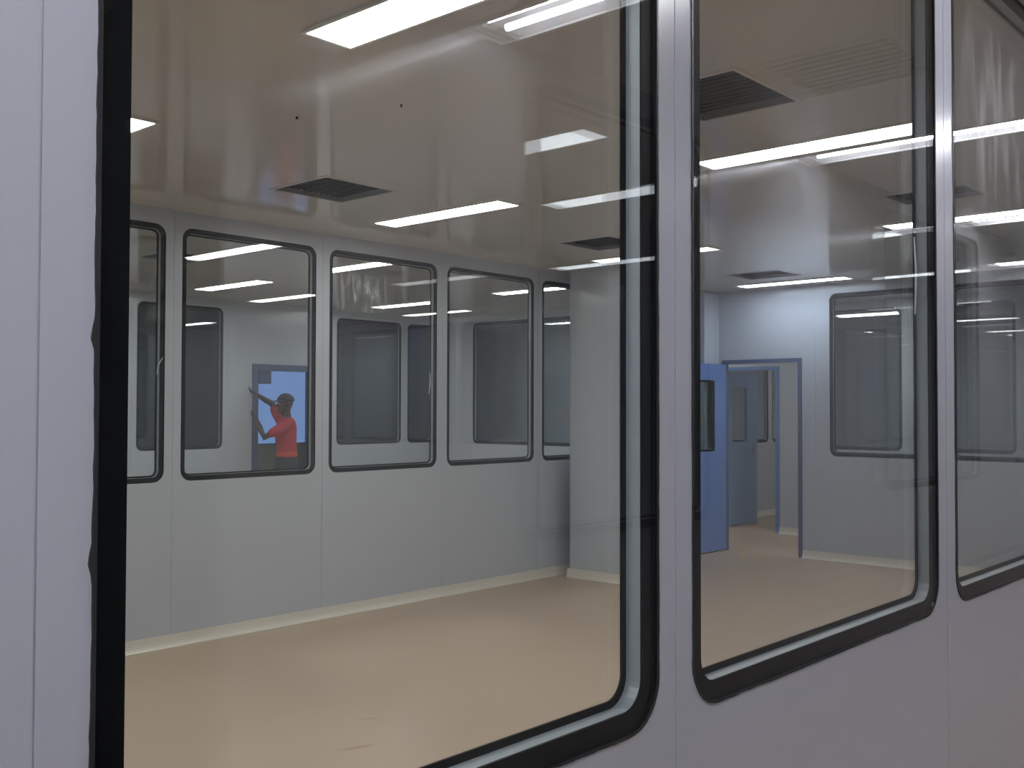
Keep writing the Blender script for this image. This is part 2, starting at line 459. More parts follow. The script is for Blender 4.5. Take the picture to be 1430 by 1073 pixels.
# ---- front wall (corridor side faces -y)
fj = [XL, -.87, .395, 1.4155, 2.656, 3.9075, 5.16, 6.41, 7.66, 8.91, 10.16, XR-.001]
wall('wall_front', 0, YF, 0, fj, [(a, b, Z0, Z1) for a, b in FRONT], M['panel_corr'], 'lilac grey panel wall nearest the viewer holding the three big black-edged windows')
fl = ['large black-edged window at the front beside the plain grey panel, bright beige floor behind it',
      'black-edged window in the front wall between two wall posts, open blue door seen through it',
      'black-edged front window cut off by the right edge of the photo']
for i, (a, b) in enumerate(FRONT):
    film = [(b-a-.05, TW-.012, .73, .004), (b-a-.055, TW-.016, .78, .005), (b-a-.047, TW-.014, .84, .006), (b-a-.052, TW-.012, .92, .003)] if i == 1 else None
    window(0, YF, 0, a, b, fl[i], bead=True, film=film, smear=M['smearB'] if i == 2 else None)

# ---- far wall of the main room
farj = [XL, -.05, 1.135, 2.3845, 3.634, 4.884, 6.155, 7.4235, 8.68, 9.5, XD-.001]
wall('wall_far', 0, YB, 0, farj, [(a, b, Z0, Z1) for a, b in FAR], M['panel'], 'pale grey far wall across the beige floor with a row of five windows')
fl = ['partly hidden far-wall window next to the thick black edge of the front window',
      'far-wall window through which the man in red is seen',
      'far-wall window with white smears under a ceiling lamp, second from the one with the man',
      'narrow-looking far-wall window beside the one cut off by the column',
      'far-wall window cut off by the pale column']
films = [[(1.125-.05, .012, .72, .003), (1.125-.045, .006, .78, .004), (1.125-.02, -.004, .83, .003)], None,
         [(1.146-.06, TW-.012, .62, .004), (1.146-.05, TW-.016, .70, .005), (1.146-.052, TW-.016, .80, .003)], None, None]
for i, (a, b) in enumerate(FAR):
    window(0, YB, 0, a, b, fl[i], film=films[i], smear=M['smearA'] if i == 2 else None)

# ---- wall with the open door: faces -x, local a runs towards -y from y = YB
RD = -RC
def da(y): return YB - y
DO0, DO1 = 5.083, 6.058
DH = 2.16
dj = [0.0005, da(4.93), da(3.58), da(2.33), da(1.08), YB-YF-TW-.001]
wall('wall_right', XD, YB, RD, dj, [(da(DO1), da(DO0), 0, DH)] + [(da(b), da(a), Z0, Z1) for a, b in DOORW], M['panel'], 'grey wall at the far end of the room with the blue door in it')
fl = ['dark window in the end wall beside the open blue door', 'dark end-wall window seen through the front window cut by the right edge', 'end-wall window next to the corner by the front wall']
for i, (a, b) in enumerate(DOORW):
    window(XD, YB, RD, da(b), da(a), fl[i])

# ---- boxed column and floor, ceiling of the main room
bm = bmesh.new()
loop = rr(7.69, 8.30, 5.51, 6.165, .045, 6)
A = [bm.verts.new((x, y, 0.001)) for x, y in loop]; B = [bm.verts.new((x, y, CEIL-.001)) for x, y in loop]
bm.faces.new(A); bm.faces.new(B[::-1])
for i in range(len(A)):
    j = (i+1) % len(A); bm.faces.new((A[i], A[j], B[j], B[i]))
struct(new_obj('trim_1', bm, M['panel']), 'pale boxed column standing just in front of the far wall', 'column')
bm = bmesh.new(); box(bm, 10.06, XD-.001, 6.10, YB-.001, 0.001, CEIL-.001)
struct(new_obj('trim_2', bm, M['panel']), 'pale boxed corner beside the open blue door', 'corner boxing')

VENTS = [(3.68, 4.21, 4.735, 5.255, 'dark square ceiling opening above the far wall near the middle lamp'),
         (6.40, 6.93, 4.73, 5.23, 'dark ceiling opening beside the pale column'),
         (3.57, 4.12, 2.03, 2.50, 'largest dark ceiling opening, just beyond the post between the first two front windows'),
         (6.32, 6.70, 2.05, 2.54, 'dark ceiling opening seen low through the post of the second front window'),
         (9.03, 9.51, 4.66, 5.21, 'small dark ceiling opening above the lamp near the blue door')]
holesA = [vent(*v[:4], v[4]) for v in VENTS]
flat('floor', XL, XR, YO-4.6, 12.6, -.06, 0, [], M['floor'], 'beige epoxy floor', 'floor')
flat('ceiling', XL, XD+.0, YF+TW, YB, CEIL, CEIL+.09, holesA, M['ceil'], 'glossy brownish white ceiling of the main room', 'ceiling')

g = 'flush fluorescent ceiling lamps of the main room'
LIGHTS_A = [(2.30, 2.35, 'big bright ceiling lamp at the top, the one close to the front glass'),
            (2.34, 5.02, 'ceiling lamp of which only a tip shows beside the thick black edge'),
            (4.91, 5.03, 'bright ceiling lamp above the far-wall windows'),
            (4.86, 2.34, 'long bright ceiling lamp across the second front window'),
            (7.40, 2.34, 'ceiling lamp half hidden by the post of the second front window'),
            (7.41, 5.00, 'ceiling lamp right by the top of the pale column'),
            (9.96, 4.97, 'ceiling lamp in front of the wall above the open blue door'),
            (9.95, 2.34, 'distant ceiling lamp seen through the front window at the right edge'),
            (-.25, 2.35, 'unseen ceiling lamp added for light at the closed end, near the front wall'),  # unseen pair continuing the lamp grid, added to light the room
            (-.25, 5.02, 'unseen ceiling lamp added for light at the closed end, near the far wall')]
for x, y, lb in LIGHTS_A: diffuser_light(x, y, M['lampDim'] if 'pale column' in lb else M['lampCool'] if 'above the open blue door' in lb else M['lampA'], lb, g)

for i, (x, y) in enumerate([(2.83, 3.86), (3.02, 3.36)]):            # two small screw heads in the ceiling
    bm = bmesh.new(); bmesh.ops.create_cone(bm, cap_ends=True, segments=12, radius1=.007-.002*i, radius2=.005, depth=.010, matrix=Matrix.Translation((0, 0, -.0055)))
    o = new_obj('ceiling_hook', bm, M['black'], None, (x, y, CEIL)); tag(o, ['small dark bolt in the bare ceiling above the far windows', 'smaller dark dot on the ceiling between the two lamps'][i], 'bolt')

cove('baseboard_far', [((XL, YB), (7.69+.6, YB), (0, -1)), ((8.3, YB), (10.06, YB), (0, -1))], 'cream coved skirting at the foot of the far wall')
cove('baseboard_right', [((XD, DO0-.002), (XD, YF+TW), (-1, 0))], 'cream coved skirting at the foot of the door wall')
cove('baseboard_column', [((7.69, 5.51), (7.69, 6.165), (-1, 0)), ((7.69, 5.51), (8.3, 5.51), (0, -1)), ((8.3, 5.51), (8.3, 6.165), (1, 0))], 'cream coved skirting around the pale column', D=.03)
cove('baseboard_front', [((XL, YF+TW), (XD, YF+TW), (0, 1))], 'cream coved skirting inside the front wall')

# ------------------------------------------------------------------ doors
dcount = [0]
def door(ox, oy, rotz, a0, a1, label, leafs=None, fm=None, H=DH, fw=.05):
    """frame with optional open leaf. local a along wall, b through it"""
    dcount[0] += 1
    T = xf(ox, oy, rotz)
    e = empty('door_%d' % dcount[0], T(a0, 0, 0), rotz); w = a1-a0
    bm = bmesh.new()
    for (p, q, r, s) in ((.0008, fw, 0.001, H-.0008), (w-fw, w-.0008, 0.001, H-.0008), (fw, w-fw, H-fw, H-.0008)):
        box(bm, p, q, -.012, TW+.012, r, s)
    new_obj('door_frame', bm, fm or M['bluef'], e)
    if leafs:
        hinge_a, hinge_b, ang, lm, width = leafs
        le = bpy.data.objects.new('leaf', None)
        T2 = lambda x, y, z: (hinge_a + x*math.cos(ang) - y*math.sin(ang), hinge_b + x*math.sin(ang) + y*math.cos(ang), z)
        bm = bmesh.new(); th = .04; vz0, vz1 = 1.13, 1.925; v0, v1 = .24, width-.24
        # leaf plate with a window hole
        lp = rr(v0, v1, vz0, vz1, .03, 5); cor = [(0, .012), (width, .012), (width, H-fw-.006), (0, H-fw-.006)]
        k = 6
        rows = []
        for y in (-th/2, th/2):
            L_ = [bm.verts.new(T2(a, y, z)) for a, z in lp]; C = [bm.verts.new(T2(a, y, z)) for a, z in cor]
            for c in range(4):
                arc = L_[c*k:(c+1)*k]
                for i in range(k-1): bm.faces.new((C[c], arc[i], arc[i+1]))
                bm.faces.new((C[c], arc[-1], L_[((c+1) % 4)*k], C[(c+1) % 4]))
            rows.append((L_, C))
        for X, Y in ((rows[0][0], rows[1][0]), (rows[0][1], rows[1][1])):
            for i in range(len(X)):
                j = (i+1) % len(X); bm.faces.new((X[i], X[j], Y[j], Y[i]))
        leaf = new_obj('leaf', bm, lm, e)
        bm = bmesh.new(); ring(bm, rr(v0+.0005, v1-.0005, vz0+.0005, vz1-.0005, .0295, 5), rr(v0+.02, v1-.02, vz0+.02, vz1-.02, .02, 5), -th/2-.002, th/2+.002, T2)
        b = new_obj('window_gasket', bm, M['black'] if lm is M['blue'] else lm, leaf); b['label'] = 'thin black gasket' if lm is M['blue'] else 'thin blue bead around the pane'
        bm = bmesh.new(); plate(bm, rr(v0+.021, v1-.021, vz0+.021, vz1-.021, .02, 5), -.003, .003, T2)
        new_obj('vision_pane', bm, M['tinted'] if lm is M['blue'] else M['glass'], leaf)
        for s in (-1, 1):
            bm = bmesh.new(); bx = width-.07
            box(bm, bx-.022, bx+.022, s*th/2, s*(th/2+.006), .93, 1.12, T2)
            box(bm, bx-.006, bx+.006, s*(th/2+.006), s*(th/2+.045), 1.02, 1.035, T2)
            box(bm, bx-.13, bx+.008, s*(th/2+.038), s*(th/2+.052), 1.018, 1.037, T2)
            h = new_obj('handle', bm, M['steel'], leaf); h['label'] = 'steel lever handle on a plate'
    return struct(e, label, 'door')

# first door: hinged on the jamb next to the corner, swung 90 degrees into the room (towards -x, i.e. -b)
door(XD, YB, RD, da(DO1), da(DO0), 'open bright blue door in the end wall, leaf swung into the room', leafs=(.03, -.015, -RC, M['blue'], .88), fm=M['bluef'], fw=.045)

# ------------------------------------------------------------------ corridor on the viewer's side
oj = [-(XR-.001), -10.19, -8.93, -7.91, -6.06, -4.9, -4.165, -2.82, -1.7, -.4, -XL]
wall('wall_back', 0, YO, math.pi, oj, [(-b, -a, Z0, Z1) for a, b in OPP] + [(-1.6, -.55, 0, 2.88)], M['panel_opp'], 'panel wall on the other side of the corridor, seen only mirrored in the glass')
for i, (a, b) in enumerate(OPP):
    window(0, YO, math.pi, -b, -a, ['corridor window mirrored faintly in the first front window', 'wide corridor window mirrored in the second and third front windows', 'far corridor window on the opposite side'][i])
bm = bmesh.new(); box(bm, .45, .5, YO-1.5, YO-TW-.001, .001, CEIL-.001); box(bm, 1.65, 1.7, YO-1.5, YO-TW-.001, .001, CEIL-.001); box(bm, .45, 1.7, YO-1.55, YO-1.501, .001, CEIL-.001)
struct(new_obj('wall_dark_reflection', bm, M['dark']), 'unseen dark box added across the corridor to darken the mirrored view', 'wall')  # dark box behind a tall opening, added to keep the mirrored view black
g = 'recessed tube lamps of the corridor'
TL = [(-.95, 'unseen tube lamp added behind the viewer to brighten the plain front panel'), (.15, 'tube lamp straight above the viewer'), (2.65, 'tube lamp mirrored at the top of the first front window with bare reflector end'),  # first lamp is unseen, added to brighten the left front panel
      (5.14, 'long tube lamp mirrored across the second and third front windows'), (7.65, 'distant tube lamp mirrored in the front window at the right edge'), (10.15, 'corridor tube lamp at the dark far end')]
holesC = []
for x, lb in TL:
    tube_light(x, .0, lb, g); holesC.append((x-.1, x+.1, -.6, .6))
# pale louvred diffuser
lx0, lx1, ly0, ly1 = 3.60, 4.10, -.10, .40
e = empty('louver_vent', (3.85, .15, CEIL)); holesC.append((lx0, lx1, ly0, ly1))
bm = bmesh.new(); ring(bm, [(-.27, -.27), (.27, -.27), (.27, .27), (-.27, .27)], [(-.24, -.24), (.24, -.24), (.24, .24), (-.24, .24)], -.008, -.0005, lambda a, b, z: (a, z, b))
new_obj('flange', bm, M['ceil'], e)
bm = bmesh.new()
for i in range(9):
    a = -.22+.055*i
    box(bm, a-.02, a+.012, -.245, .245, .004+.0, .010)
new_obj('louver', bm, M['louver'], e)
bm = bmesh.new(); box(bm, -.248, .248, -.248, .248, .06, .075); new_obj('backing', bm, M['duct'], e)
tag(e, 'pale louvred ceiling diffuser faintly mirrored in the second front window', 'vent')
flat('ceiling_corridor', XL, XR, YO, YF, CEIL, CEIL+.09, holesC, M['ceil'], 'ceiling of the corridor over the viewer', 'ceiling')
cove('baseboard_corridor', [((XL, YF), (XR, YF), (0, -1)), ((XL, YO), (XR, YO), (0, 1))], 'cream coved skirting along both sides of the corridor')

# room across the corridor (only in reflections)
YG = YO-TW-4.0
g = 'lamps of the room across the corridor'
flat('ceiling_opposite', XL, XR, YG, YO-TW, CEIL, CEIL+.09, [], M['ceil'], 'ceiling of the room across the corridor', 'ceiling')
for x, y, lb in [(3.93, -1.75, 'lamp mirrored as a short doubled bar in the first front window'), (5.18, -1.80, 'lamp mirrored as a thin streak over the first post'), (7.70, -1.75, 'lamp mirrored as a streak in the second front window near its post'), (10.2, -1.75, 'lamp mirrored as a thin streak at the last post'), (7.55, -3.7, 'lamp mirrored over the top of the pale column')]:
    diffuser_light(x, y, M['lampG'], lb, g)
wall('wall_opposite', 0, YG, math.pi, [-(XR-.001), -8, -4, -XL], [], M['panel'], 'back wall of the room across the corridor')
# end walls shared by corridor, main room, opposite room
wall('wall_left', XL, YG-.05, RC, [0, 2, 4.7, 7.2, 9.2, 11.4], [], M['panel'], 'side wall closing the corridor and the main room behind the viewer')
wall('wall_corridor_end', XR+.0, YF-.001, -RC, [0, 1.2, 3, YF-YG], [], M['panel_corr'], 'end wall of the corridor')

# ------------------------------------------------------------------ inner room behind the far wall
XL2 = 2.4
B_WIN = [(4.65, 5.775), (5.903, 7.028), (8.786, 9.953), (10.078, 10.578)]
BD0, BD1 = 7.449, 8.43
bj = [XL2, 3.4, 4.59, 5.84, 7.09, 8.61, 10.015, XB2-.001]
wall('wall_inner_back', 0, YB2, 0, bj, [(a, b, Z0, Z1) for a, b in B_WIN] + [(BD0, BD1, 0, DH)], M['panel'], 'back wall of the inner room with dark windows and the doorway of the man')
fl = ['dark inner-room window at the hidden end', 'dark inner-room window on the wall to the side of the doorway of the man', 'dark greenish inner-room window seen through the smeared far window', 'narrow dark inner-room window in the corner']
for i, (a, b) in enumerate(B_WIN): window(0, YB2, 0, a, b, fl[i])
RE0 = YB2
ej = [0.0005, YB2-10.30, YB2-9.075, YB2-7.85, YB2-YB-TW-.001]
EW = [(9.14, 10.26), (7.895, 9.01)]
wall('wall_inner_right', XB2, YB2, RD, ej, [(YB2-b, YB2-a, Z0, Z1) for a, b in EW], M['panel'], 'end wall of the inner room')
for i, (a, b) in enumerate(EW): window(XB2, YB2, RD, YB2-b, YB2-a, ['dark bluish window in the inner end wall', 'inner end-wall window seen beside the pale column'][i])
flat('ceiling_inner', XL2, XB2, YB+TW, YB2, CEIL, CEIL+.09, [(4.55, 5.05, 8.0, 8.5)], M['ceil'], 'ceiling of the inner room', 'ceiling')
vent(4.55, 5.05, 8.0, 8.5, 'faint dark ceiling opening in the inner room')
wall('wall_inner_left', XL2, YB+TW+.001, RC, [0, 2.3, YB2-YB-TW-.002], [], M['panel'], 'hidden side wall of the inner room')
g = 'fluorescent ceiling lamps of the inner room'
for x, y, lb in [(3.6, 7.6, 'inner-room lamp at the hidden side, near row'), (3.6, 9.7, 'inner-room lamp at the hidden side, far row'),
                 (6.2, 7.45, 'inner-room lamp at the top of the smeared far window'), (6.27, 9.68, 'lower inner-room lamp above the man in red'),
                 (8.75, 7.45, 'inner-room lamp seen between the last two far windows'), (8.9, 9.75, 'inner-room lamp above the dark greenish window')]:
    diffuser_light(x, y, M['lampA'], lb, g)
cove('baseboard_inner', [((XL2, YB2), (BD0, YB2), (0, -1)), ((BD1, YB2), (XB2, YB2), (0, -1)), ((XB2, YB+TW), (XB2, YB2), (-1, 0))], 'cream coved skirting of the inner room')
# doorway with a bright daylight window beyond
de = door(0, YB2, 0, BD0, BD1, 'blue-framed doorway with bright daylight where the man stands', fm=M['bluef'], fw=.085)
bm = bmesh.new(); box(bm, .125, .305, .03, .10, DH-.085-.165, DH-.086); b_ = new_obj('closer_box', bm, M['bluef'], de); b_['label'] = 'small dark box under the door head'
# lobby behind the doorway
YP = 11.62
PX0, PX1 = 7.36, 8.76
bm = bmesh.new(); box(bm, PX0-.04, PX0, YB2+TW+.001, YP, .001, CEIL); box(bm, PX1, PX1+.02, YB2+TW+.001, YP, .001, CEIL)
struct(new_obj('wall_lobby_side', bm, M['dado']), 'side walls of the small lobby behind the man', 'wall')
bm = bmesh.new(); box(bm, PX0, PX1, YP, YP+.05, .001, 1.11); box(bm, PX0, PX1, YP, YP+.05, 2.6, CEIL); box(bm, PX0, PX0+.03, YP, YP+.05, 1.11, 2.6); box(bm, PX1-.015, PX1, YP, YP+.05, 1.11, 2.6)
struct(new_obj('wall_lobby_back', bm, M['dado']), 'grey lower wall under the daylight window behind the man', 'wall')
wcount[0] += 1
e = empty('window_%d' % wcount[0], (PX0+.03, YP, 1.11)); ww = PX1-PX0-.045
bm = bmesh.new(); ring(bm, [(0.001, 0.001), (ww-.001, 0.001), (ww-.001, 1.489), (.001, 1.489)], [(.02, .02), (ww-.02, .02), (ww-.02, 1.47), (.02, 1.47)], .005, .045)
new_obj('window_frame', bm, M['bluef'], e)
bm = bmesh.new(); box(bm, .021, ww-.021, .030, .034, .021, 1.469); new_obj('pane', bm, M['glass'], e)
struct(e, 'bright blue daylight window behind the man', 'window')
# dark side rooms behind the other windows
def shell(name, x0, x1, y0, y1, m, label, skip=''):
    bm = bmesh.new(); t = .04
    if 'W' not in skip: box(bm, x0, x0+t, y0, y1, .001, CEIL)
    if 'E' not in skip: box(bm, x1-t, x1, y0, y1, .001, CEIL)
    if 'S' not in skip: box(bm, x0+t, x1-t, y0, y0+t, .001, CEIL)
    if 'N' not in skip: box(bm, x0+t, x1-t, y1-t, y1, .001, CEIL)
    return struct(new_obj(name, bm, m), label, 'wall')
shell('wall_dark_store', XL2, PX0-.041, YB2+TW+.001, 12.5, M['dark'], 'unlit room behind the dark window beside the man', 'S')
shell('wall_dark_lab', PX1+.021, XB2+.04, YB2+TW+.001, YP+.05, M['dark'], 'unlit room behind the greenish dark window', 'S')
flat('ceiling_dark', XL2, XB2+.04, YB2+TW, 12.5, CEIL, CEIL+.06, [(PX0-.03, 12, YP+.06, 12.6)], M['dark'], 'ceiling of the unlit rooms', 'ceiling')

# ------------------------------------------------------------------ passage and room behind the blue door
PY0, PY1 = 1.6, 12.5
cd0, cd1 = 6.29, 7.26                                       # second doorway, y range
CW = [(4.70, 5.83), (3.43, 4.56), (2.2, 3.31)]
def ca(y): return PY1 - y
cj = [0, 2.2, ca(8.6), ca(7.4), ca(5.96), ca(4.63), ca(3.37), ca(2.0), ca(PY0)]
wall('wall_passage', XC, PY1, RD, cj, [(ca(cd1), ca(cd0), 0, DH)] + [(ca(b), ca(a), Z0, Z1) for a, b in CW], M['panel'], 'passage wall behind the blue door with a second doorway')
for i, (a, b) in enumerate(CW): window(XC, PY1, RD, ca(b), ca(a), ['passage window behind the dark end-wall window', 'next passage window towards the corridor', 'last passage window near the corridor'][i])
# second leaf opens away into the room, hinged on the far jamb
door(XC, PY1, RD, ca(cd1), ca(cd0), 'second blue doorway beyond the first with its slate-blue leaf open', leafs=(.07, TW+.02, RC+.06-.12, M['blue2'], .88), fm=M['blue'], fw=.05)
flat('ceiling_passage', XD+.0, XC, PY0, PY1, CEIL+.001, CEIL+.09, [(XD-.1, XB2+TW+.001, YB+TW-.001, 13)], M['ceil'], 'ceiling of the passage behind the blue door', 'ceiling')
bm = bmesh.new(); box(bm, XD+TW+.001, XC, PY0-.04, PY0, 0.001, CEIL); box(bm, XB2+TW+.001, XC, PY1, PY1+.04, .001, CEIL); box(bm, XD+TW+.001, XB2+TW, YB+.001, YB+TW, 0.001, CEIL); box(bm, XB2+.041, XB2+.09, YB2+TW+.002, PY1, .001, CEIL)
struct(new_obj('wall_passage_end', bm, M['panel']), 'end walls of the passage', 'wall')
cove('baseboard_passage', [((XC, cd0), (XC, PY0), (-1, 0)), ((XC, PY1), (XC, cd1), (-1, 0))], 'cream coved skirting of the passage')
g = 'lamps behind the blue door'
diffuser_light(11.2, 4.6, M['lampA'], 'lamp added to brighten the passage wall, behind the dark end-wall window', g)  # added to brighten the passage wall
diffuser_light(11.35, 7.9, M['lampA'], 'hidden passage lamp behind the blue door', g)
RX1, RY0, RY1 = 17.0, 1.6, 7.5
DW = [(13.08, 14.2), (14.32, 15.45)]
wall('wall_end_room', 0, RY1, 0, [XC+TW+.001, 12.95, 14.26, 15.6, RX1], [(a, b, Z0, Z1) for a, b in DW], M['panel'], 'bright wall with windows at the end of the view through both doorways')
for i, (a, b) in enumerate(DW): window(0, RY1, 0, a, b, ['window at the end of the view through both doorways', 'window beside it at the very edge of the second doorway'][i])
cove('baseboard_end_room', [((XC+TW, RY1), (RX1, RY1), (0, -1))], 'cream coved skirting in the room beyond both doorways')
flat('ceiling_end_room', XC, RX1, RY0, RY1+TW, CEIL+.002, CEIL+.09, [], M['ceil'], 'ceiling of the room beyond both doorways', 'ceiling')
flat('floor_end_room', XR, RX1, RY0, 10.5, -.06, 0, [], M['floor'], 'beige floor beyond the second doorway', 'floor')
shell('wall_end_room_side', XC+TW+.001, RX1, RY0, RY1, M['panel'], 'side walls of the room beyond both doorways', 'WN')
shell('wall_last_room', XC+TW+.001, RX1, RY1+TW+.001, 10.4, M['panel'], 'walls of the last room behind the end windows', 'WS')
flat('ceiling_last_room', XC, RX1, RY1+TW+.001, 10.4, CEIL+.002, CEIL+.09, [], M['ceil'], 'ceiling of the last room', 'ceiling')
diffuser_light(14.1, 5.72, M['lampA'], 'lamp seen as a thin bar inside the dark end-wall window', g)
diffuser_light(14.1, 9.0, M['lampA'], 'lamp of the last room behind the end windows', g)

# scraps of yellow tape on the floor near the first door
for i, (x, y, r, l) in enumerate([(10.05, 5.62, .5, .10), (10.25, 5.45, 1.2, .07), (10.5, 5.9, .2, .09)]):
    bm = bmesh.new(); box(bm, -l, l, -.013, .013, .0005, .003)
    for v in bm.verts: v.co.z += .004*math.sin(v.co.x*20)**2
    o = new_obj('tape_scrap', bm, M['tape'], None, (x, y, 0)); o.rotation_euler = (0, 0, r)
    tag(o, ['longest scrap of yellow tape on the floor by the open blue door', 'short scrap of yellow tape on the floor in front of the doorway', 'scrap of yellow tape right in the blue doorway'][i], 'tape', 'yellow tape scraps on the floor')

# ------------------------------------------------------------------ the man in red
F = Vector((-.946, .324, 0)); Lf = Vector((-.324, -.946, 0)); PB = Vector((7.695, 10.66, 0))
def W(f, l, z): return F*f + Lf*l + Vector((0, 0, z))
def ringloft(bm, rings, n=20):
    """closed solid through horizontal ellipses (z, f, rf, rl[, l])"""
    R_ = []
    for q in rings:
        z, f0, rf, rl = q[:4]; l0 = q[4] if len(q) > 4 else 0
        R_.append([bm.verts.new(W(f0+rf*math.cos(2*math.pi*i/n), l0+rl*math.sin(2*math.pi*i/n), z)) for i in range(n)])
    for A, B in zip(R_[:-1], R_[1:]):
        for i in range(n): bm.faces.new((A[i], A[(i+1) % n], B[(i+1) % n], B[i]))
    bm.faces.new(R_[0][::-1]); bm.faces.new(R_[-1])
def tube(bm, pts, n=12, flat=1.0, up=None):
    """tapering limb through ((f, l, z), radius), rounded ends"""
    P = [Vector(p) for p, r in pts]; rad = [r for p, r in pts]
    d0 = (P[0]-P[1]).normalized(); d1 = (P[-1]-P[-2]).normalized()
    P = [P[0]+d0*rad[0]*.9, P[0]+d0*rad[0]*.6] + P + [P[-1]+d1*rad[-1]*.6, P[-1]+d1*rad[-1]*.9]; rad = [rad[0]*.4, rad[0]*.8] + rad + [rad[-1]*.8, rad[-1]*.4]
    R_ = []; u = up
    for i in range(len(P)):
        d = (P[min(i+1, len(P)-1)] - P[max(i-1, 0)]).normalized()
        if u is None: u = d.orthogonal()
        u = (u - d*u.dot(d)).normalized(); c = d.cross(u)
        R_.append([bm.verts.new(W(*(P[i] + u*(rad[i]*flat*math.cos(2*math.pi*k/n)) + c*(rad[i]*math.sin(2*math.pi*k/n))))) for k in range(n)])
    for A, B in zip(R_[:-1], R_[1:]):
        for k in range(n): bm.faces.new((A[k], A[(k+1) % n], B[(k+1) % n], B[k]))
    bm.faces.new(R_[0][::-1]); bm.faces.new(R_[-1])
def ball(bm, c, r):
    g = bmesh.ops.create_uvsphere(bm, u_segments=12, v_segments=8, radius=1.0)
    for v in g['verts']: v.co = W(c[0]+v.co.x*r[0], c[1]+v.co.y*r[1], c[2]+v.co.z*r[2])
def melt(name, bm, m, parent, voxel, it=6):
    o = new_obj(name, bm, m, parent, smooth=True)
    r = o.modifiers.new('weld', 'REMESH'); r.mode = 'VOXEL'; r.voxel_size = voxel; r.use_smooth_shade = True
    q = o.modifiers.new('relax', 'SMOOTH'); q.factor = .5; q.iterations = it
    return o
man = empty('person', PB)
tag(man, 'man in a red shirt and dark cap reaching up at the blue door frame', 'person')
TORSO = [(.84, .0, .10, .155), (.93, 0, .115, .165), (1.06, .0, .100, .145), (1.20, .01, .112, .158), (1.33, .012, .118, .172), (1.41, .0, .098, .172), (1.455, -.005, .07, .125), (1.485, .0, .056, .070)]
HEAD = [(1.535, .070, .022, .022), (1.550, .058, .048, .042), (1.575, .042, .072, .058), (1.605, .030, .088, .068), (1.645, .022, .096, .075), (1.685, .017, .097, .077), (1.725, .012, .088, .071), (1.755, .010, .064, .055), (1.772, .010, .030, .028)]
arm = {'r': [((.01, -.165, 1.425), .056), ((.07, -.23, 1.55), .047), ((.115, -.235, 1.655), .041), ((.22, -.19, 1.705), .037), ((.325, -.135, 1.760), .026)],
       'l': [((.02, .17, 1.42), .056), ((.17, .15, 1.325), .048), ((.31, .10, 1.245), .041), ((.345, .03, 1.36), .037), ((.365, -.06, 1.455), .026)]}
hand = {'r': (Vector((.62, -.62, .40)).normalized(), Vector((.0, .54, -.84))), 'l': (Vector((.35, -.55, .75)).normalized(), Vector((.8, .3, -.4)))}
bm = bmesh.new()
ringloft(bm, TORSO); ringloft(bm, HEAD)
tube(bm, [((-.01, 0, 1.44), .062), ((.005, 0, 1.52), .056), ((.015, 0, 1.60), .058)], 16)
tube(bm, [((.108, 0, 1.662), .011), ((.128, 0, 1.630), .016)], 10)                      # nose
tube(bm, [((.102, -.018, 1.578), .009), ((.106, 0, 1.578), .011), ((.102, .018, 1.578), .009)], 8)   # lips
for s in (1, -1):
    ball(bm, (.005, s*.080, 1.645), (.020, .012, .032))                                  # ear
    ball(bm, (.092, s*.035, 1.682), (.020, .026, .010))                                  # brow
    tube(bm, [((0, s*.082, .88), .084), ((.02, s*.10, .70), .078), ((.03*s+.025, s*.105, .49), .060), ((.015*s, s*.11, .35), .058), ((-.02+.02*s, s*.112, .10), .040), ((-.02+.02*s, s*.112, .05), .042)], 16)
    tube(bm, [((-.04+.02*s, s*.112, .04), .038), ((.06+.02*s, s*.12, .036), .036), ((.16+.02*s, s*.125, .030), .030)], 12)
for t in 'rl':
    tube(bm, arm[t], 14)
    d, u = hand[t]; u = (u - d*u.dot(d)).normalized(); c = d.cross(u); base = Vector(arm[t][-1][0])
    tube(bm, [(tuple(base), .026), (tuple(base+d*.045), .040), (tuple(base+d*.085), .042)], 14, flat=.42, up=u)      # palm
    for o_, ln in ((-.031, .070), (-.0105, .082), (.0105, .076), (.031, .060)):
        q0 = base + d*.080 + c*o_; q1 = q0 + d*ln*.50 + c*o_*.25 - u*.004; q2 = q1 + d*ln*.34 + c*o_*.1 - u*ln*.20; q3 = q2 + d*ln*.18 - u*ln*.22
        tube(bm, [(tuple(q0), .0090), (tuple(q1), .0085), (tuple(q2), .0078), (tuple(q3), .0070)], 8)
    t0 = base + d*.028 - c*.026; t1 = t0 + d*.028 - c*.026 - u*.010; t2 = t1 + d*.026 - c*.010 - u*.010
    tube(bm, [(tuple(t0), .013), (tuple(t1), .0100), (tuple(t2), .0085)], 8)
body = melt('body', bm, M['skin'], man, .0042, 4)
bm = bmesh.new()
ringloft(bm, [(1.02, 0, .125, .172), (1.10, 0, .122, .165)] + [(z, f_, a_+.014, b_+.014) for z, f_, a_, b_ in TORSO[3:6]] + [(1.462, -.005, .083, .125), (1.490, .0, .066, .076)])
for t in 'rl':
    A = [Vector(arm[t][i][0]) for i in range(3)]
    tube(bm, [(tuple(A[0]), .071), (tuple(A[1]), .062), (tuple(A[1]+(A[2]-A[1])*.35), .059)], 16)
shirt = melt('shirt', bm, M['shirt'], man, .006, 5); shirt['label'] = 'red short-sleeved shirt'
bm = bmesh.new(); ringloft(bm, [(1.0, 0, .128, .175), (1.012, 0, .131, .178), (1.05, 0, .130, .177), (1.062, 0, .126, .173)], 32)
hm = new_obj('shirt_hem', bm, M['hem'], shirt, smooth=True); hm['label'] = 'orange-red band at the bottom of the shirt'
bm = bmesh.new()
ringloft(bm, [(.82, 0, .118, .170), (.92, 0, .126, .178), (1.0, 0, .118, .166), (1.035, 0, .112, .158)])
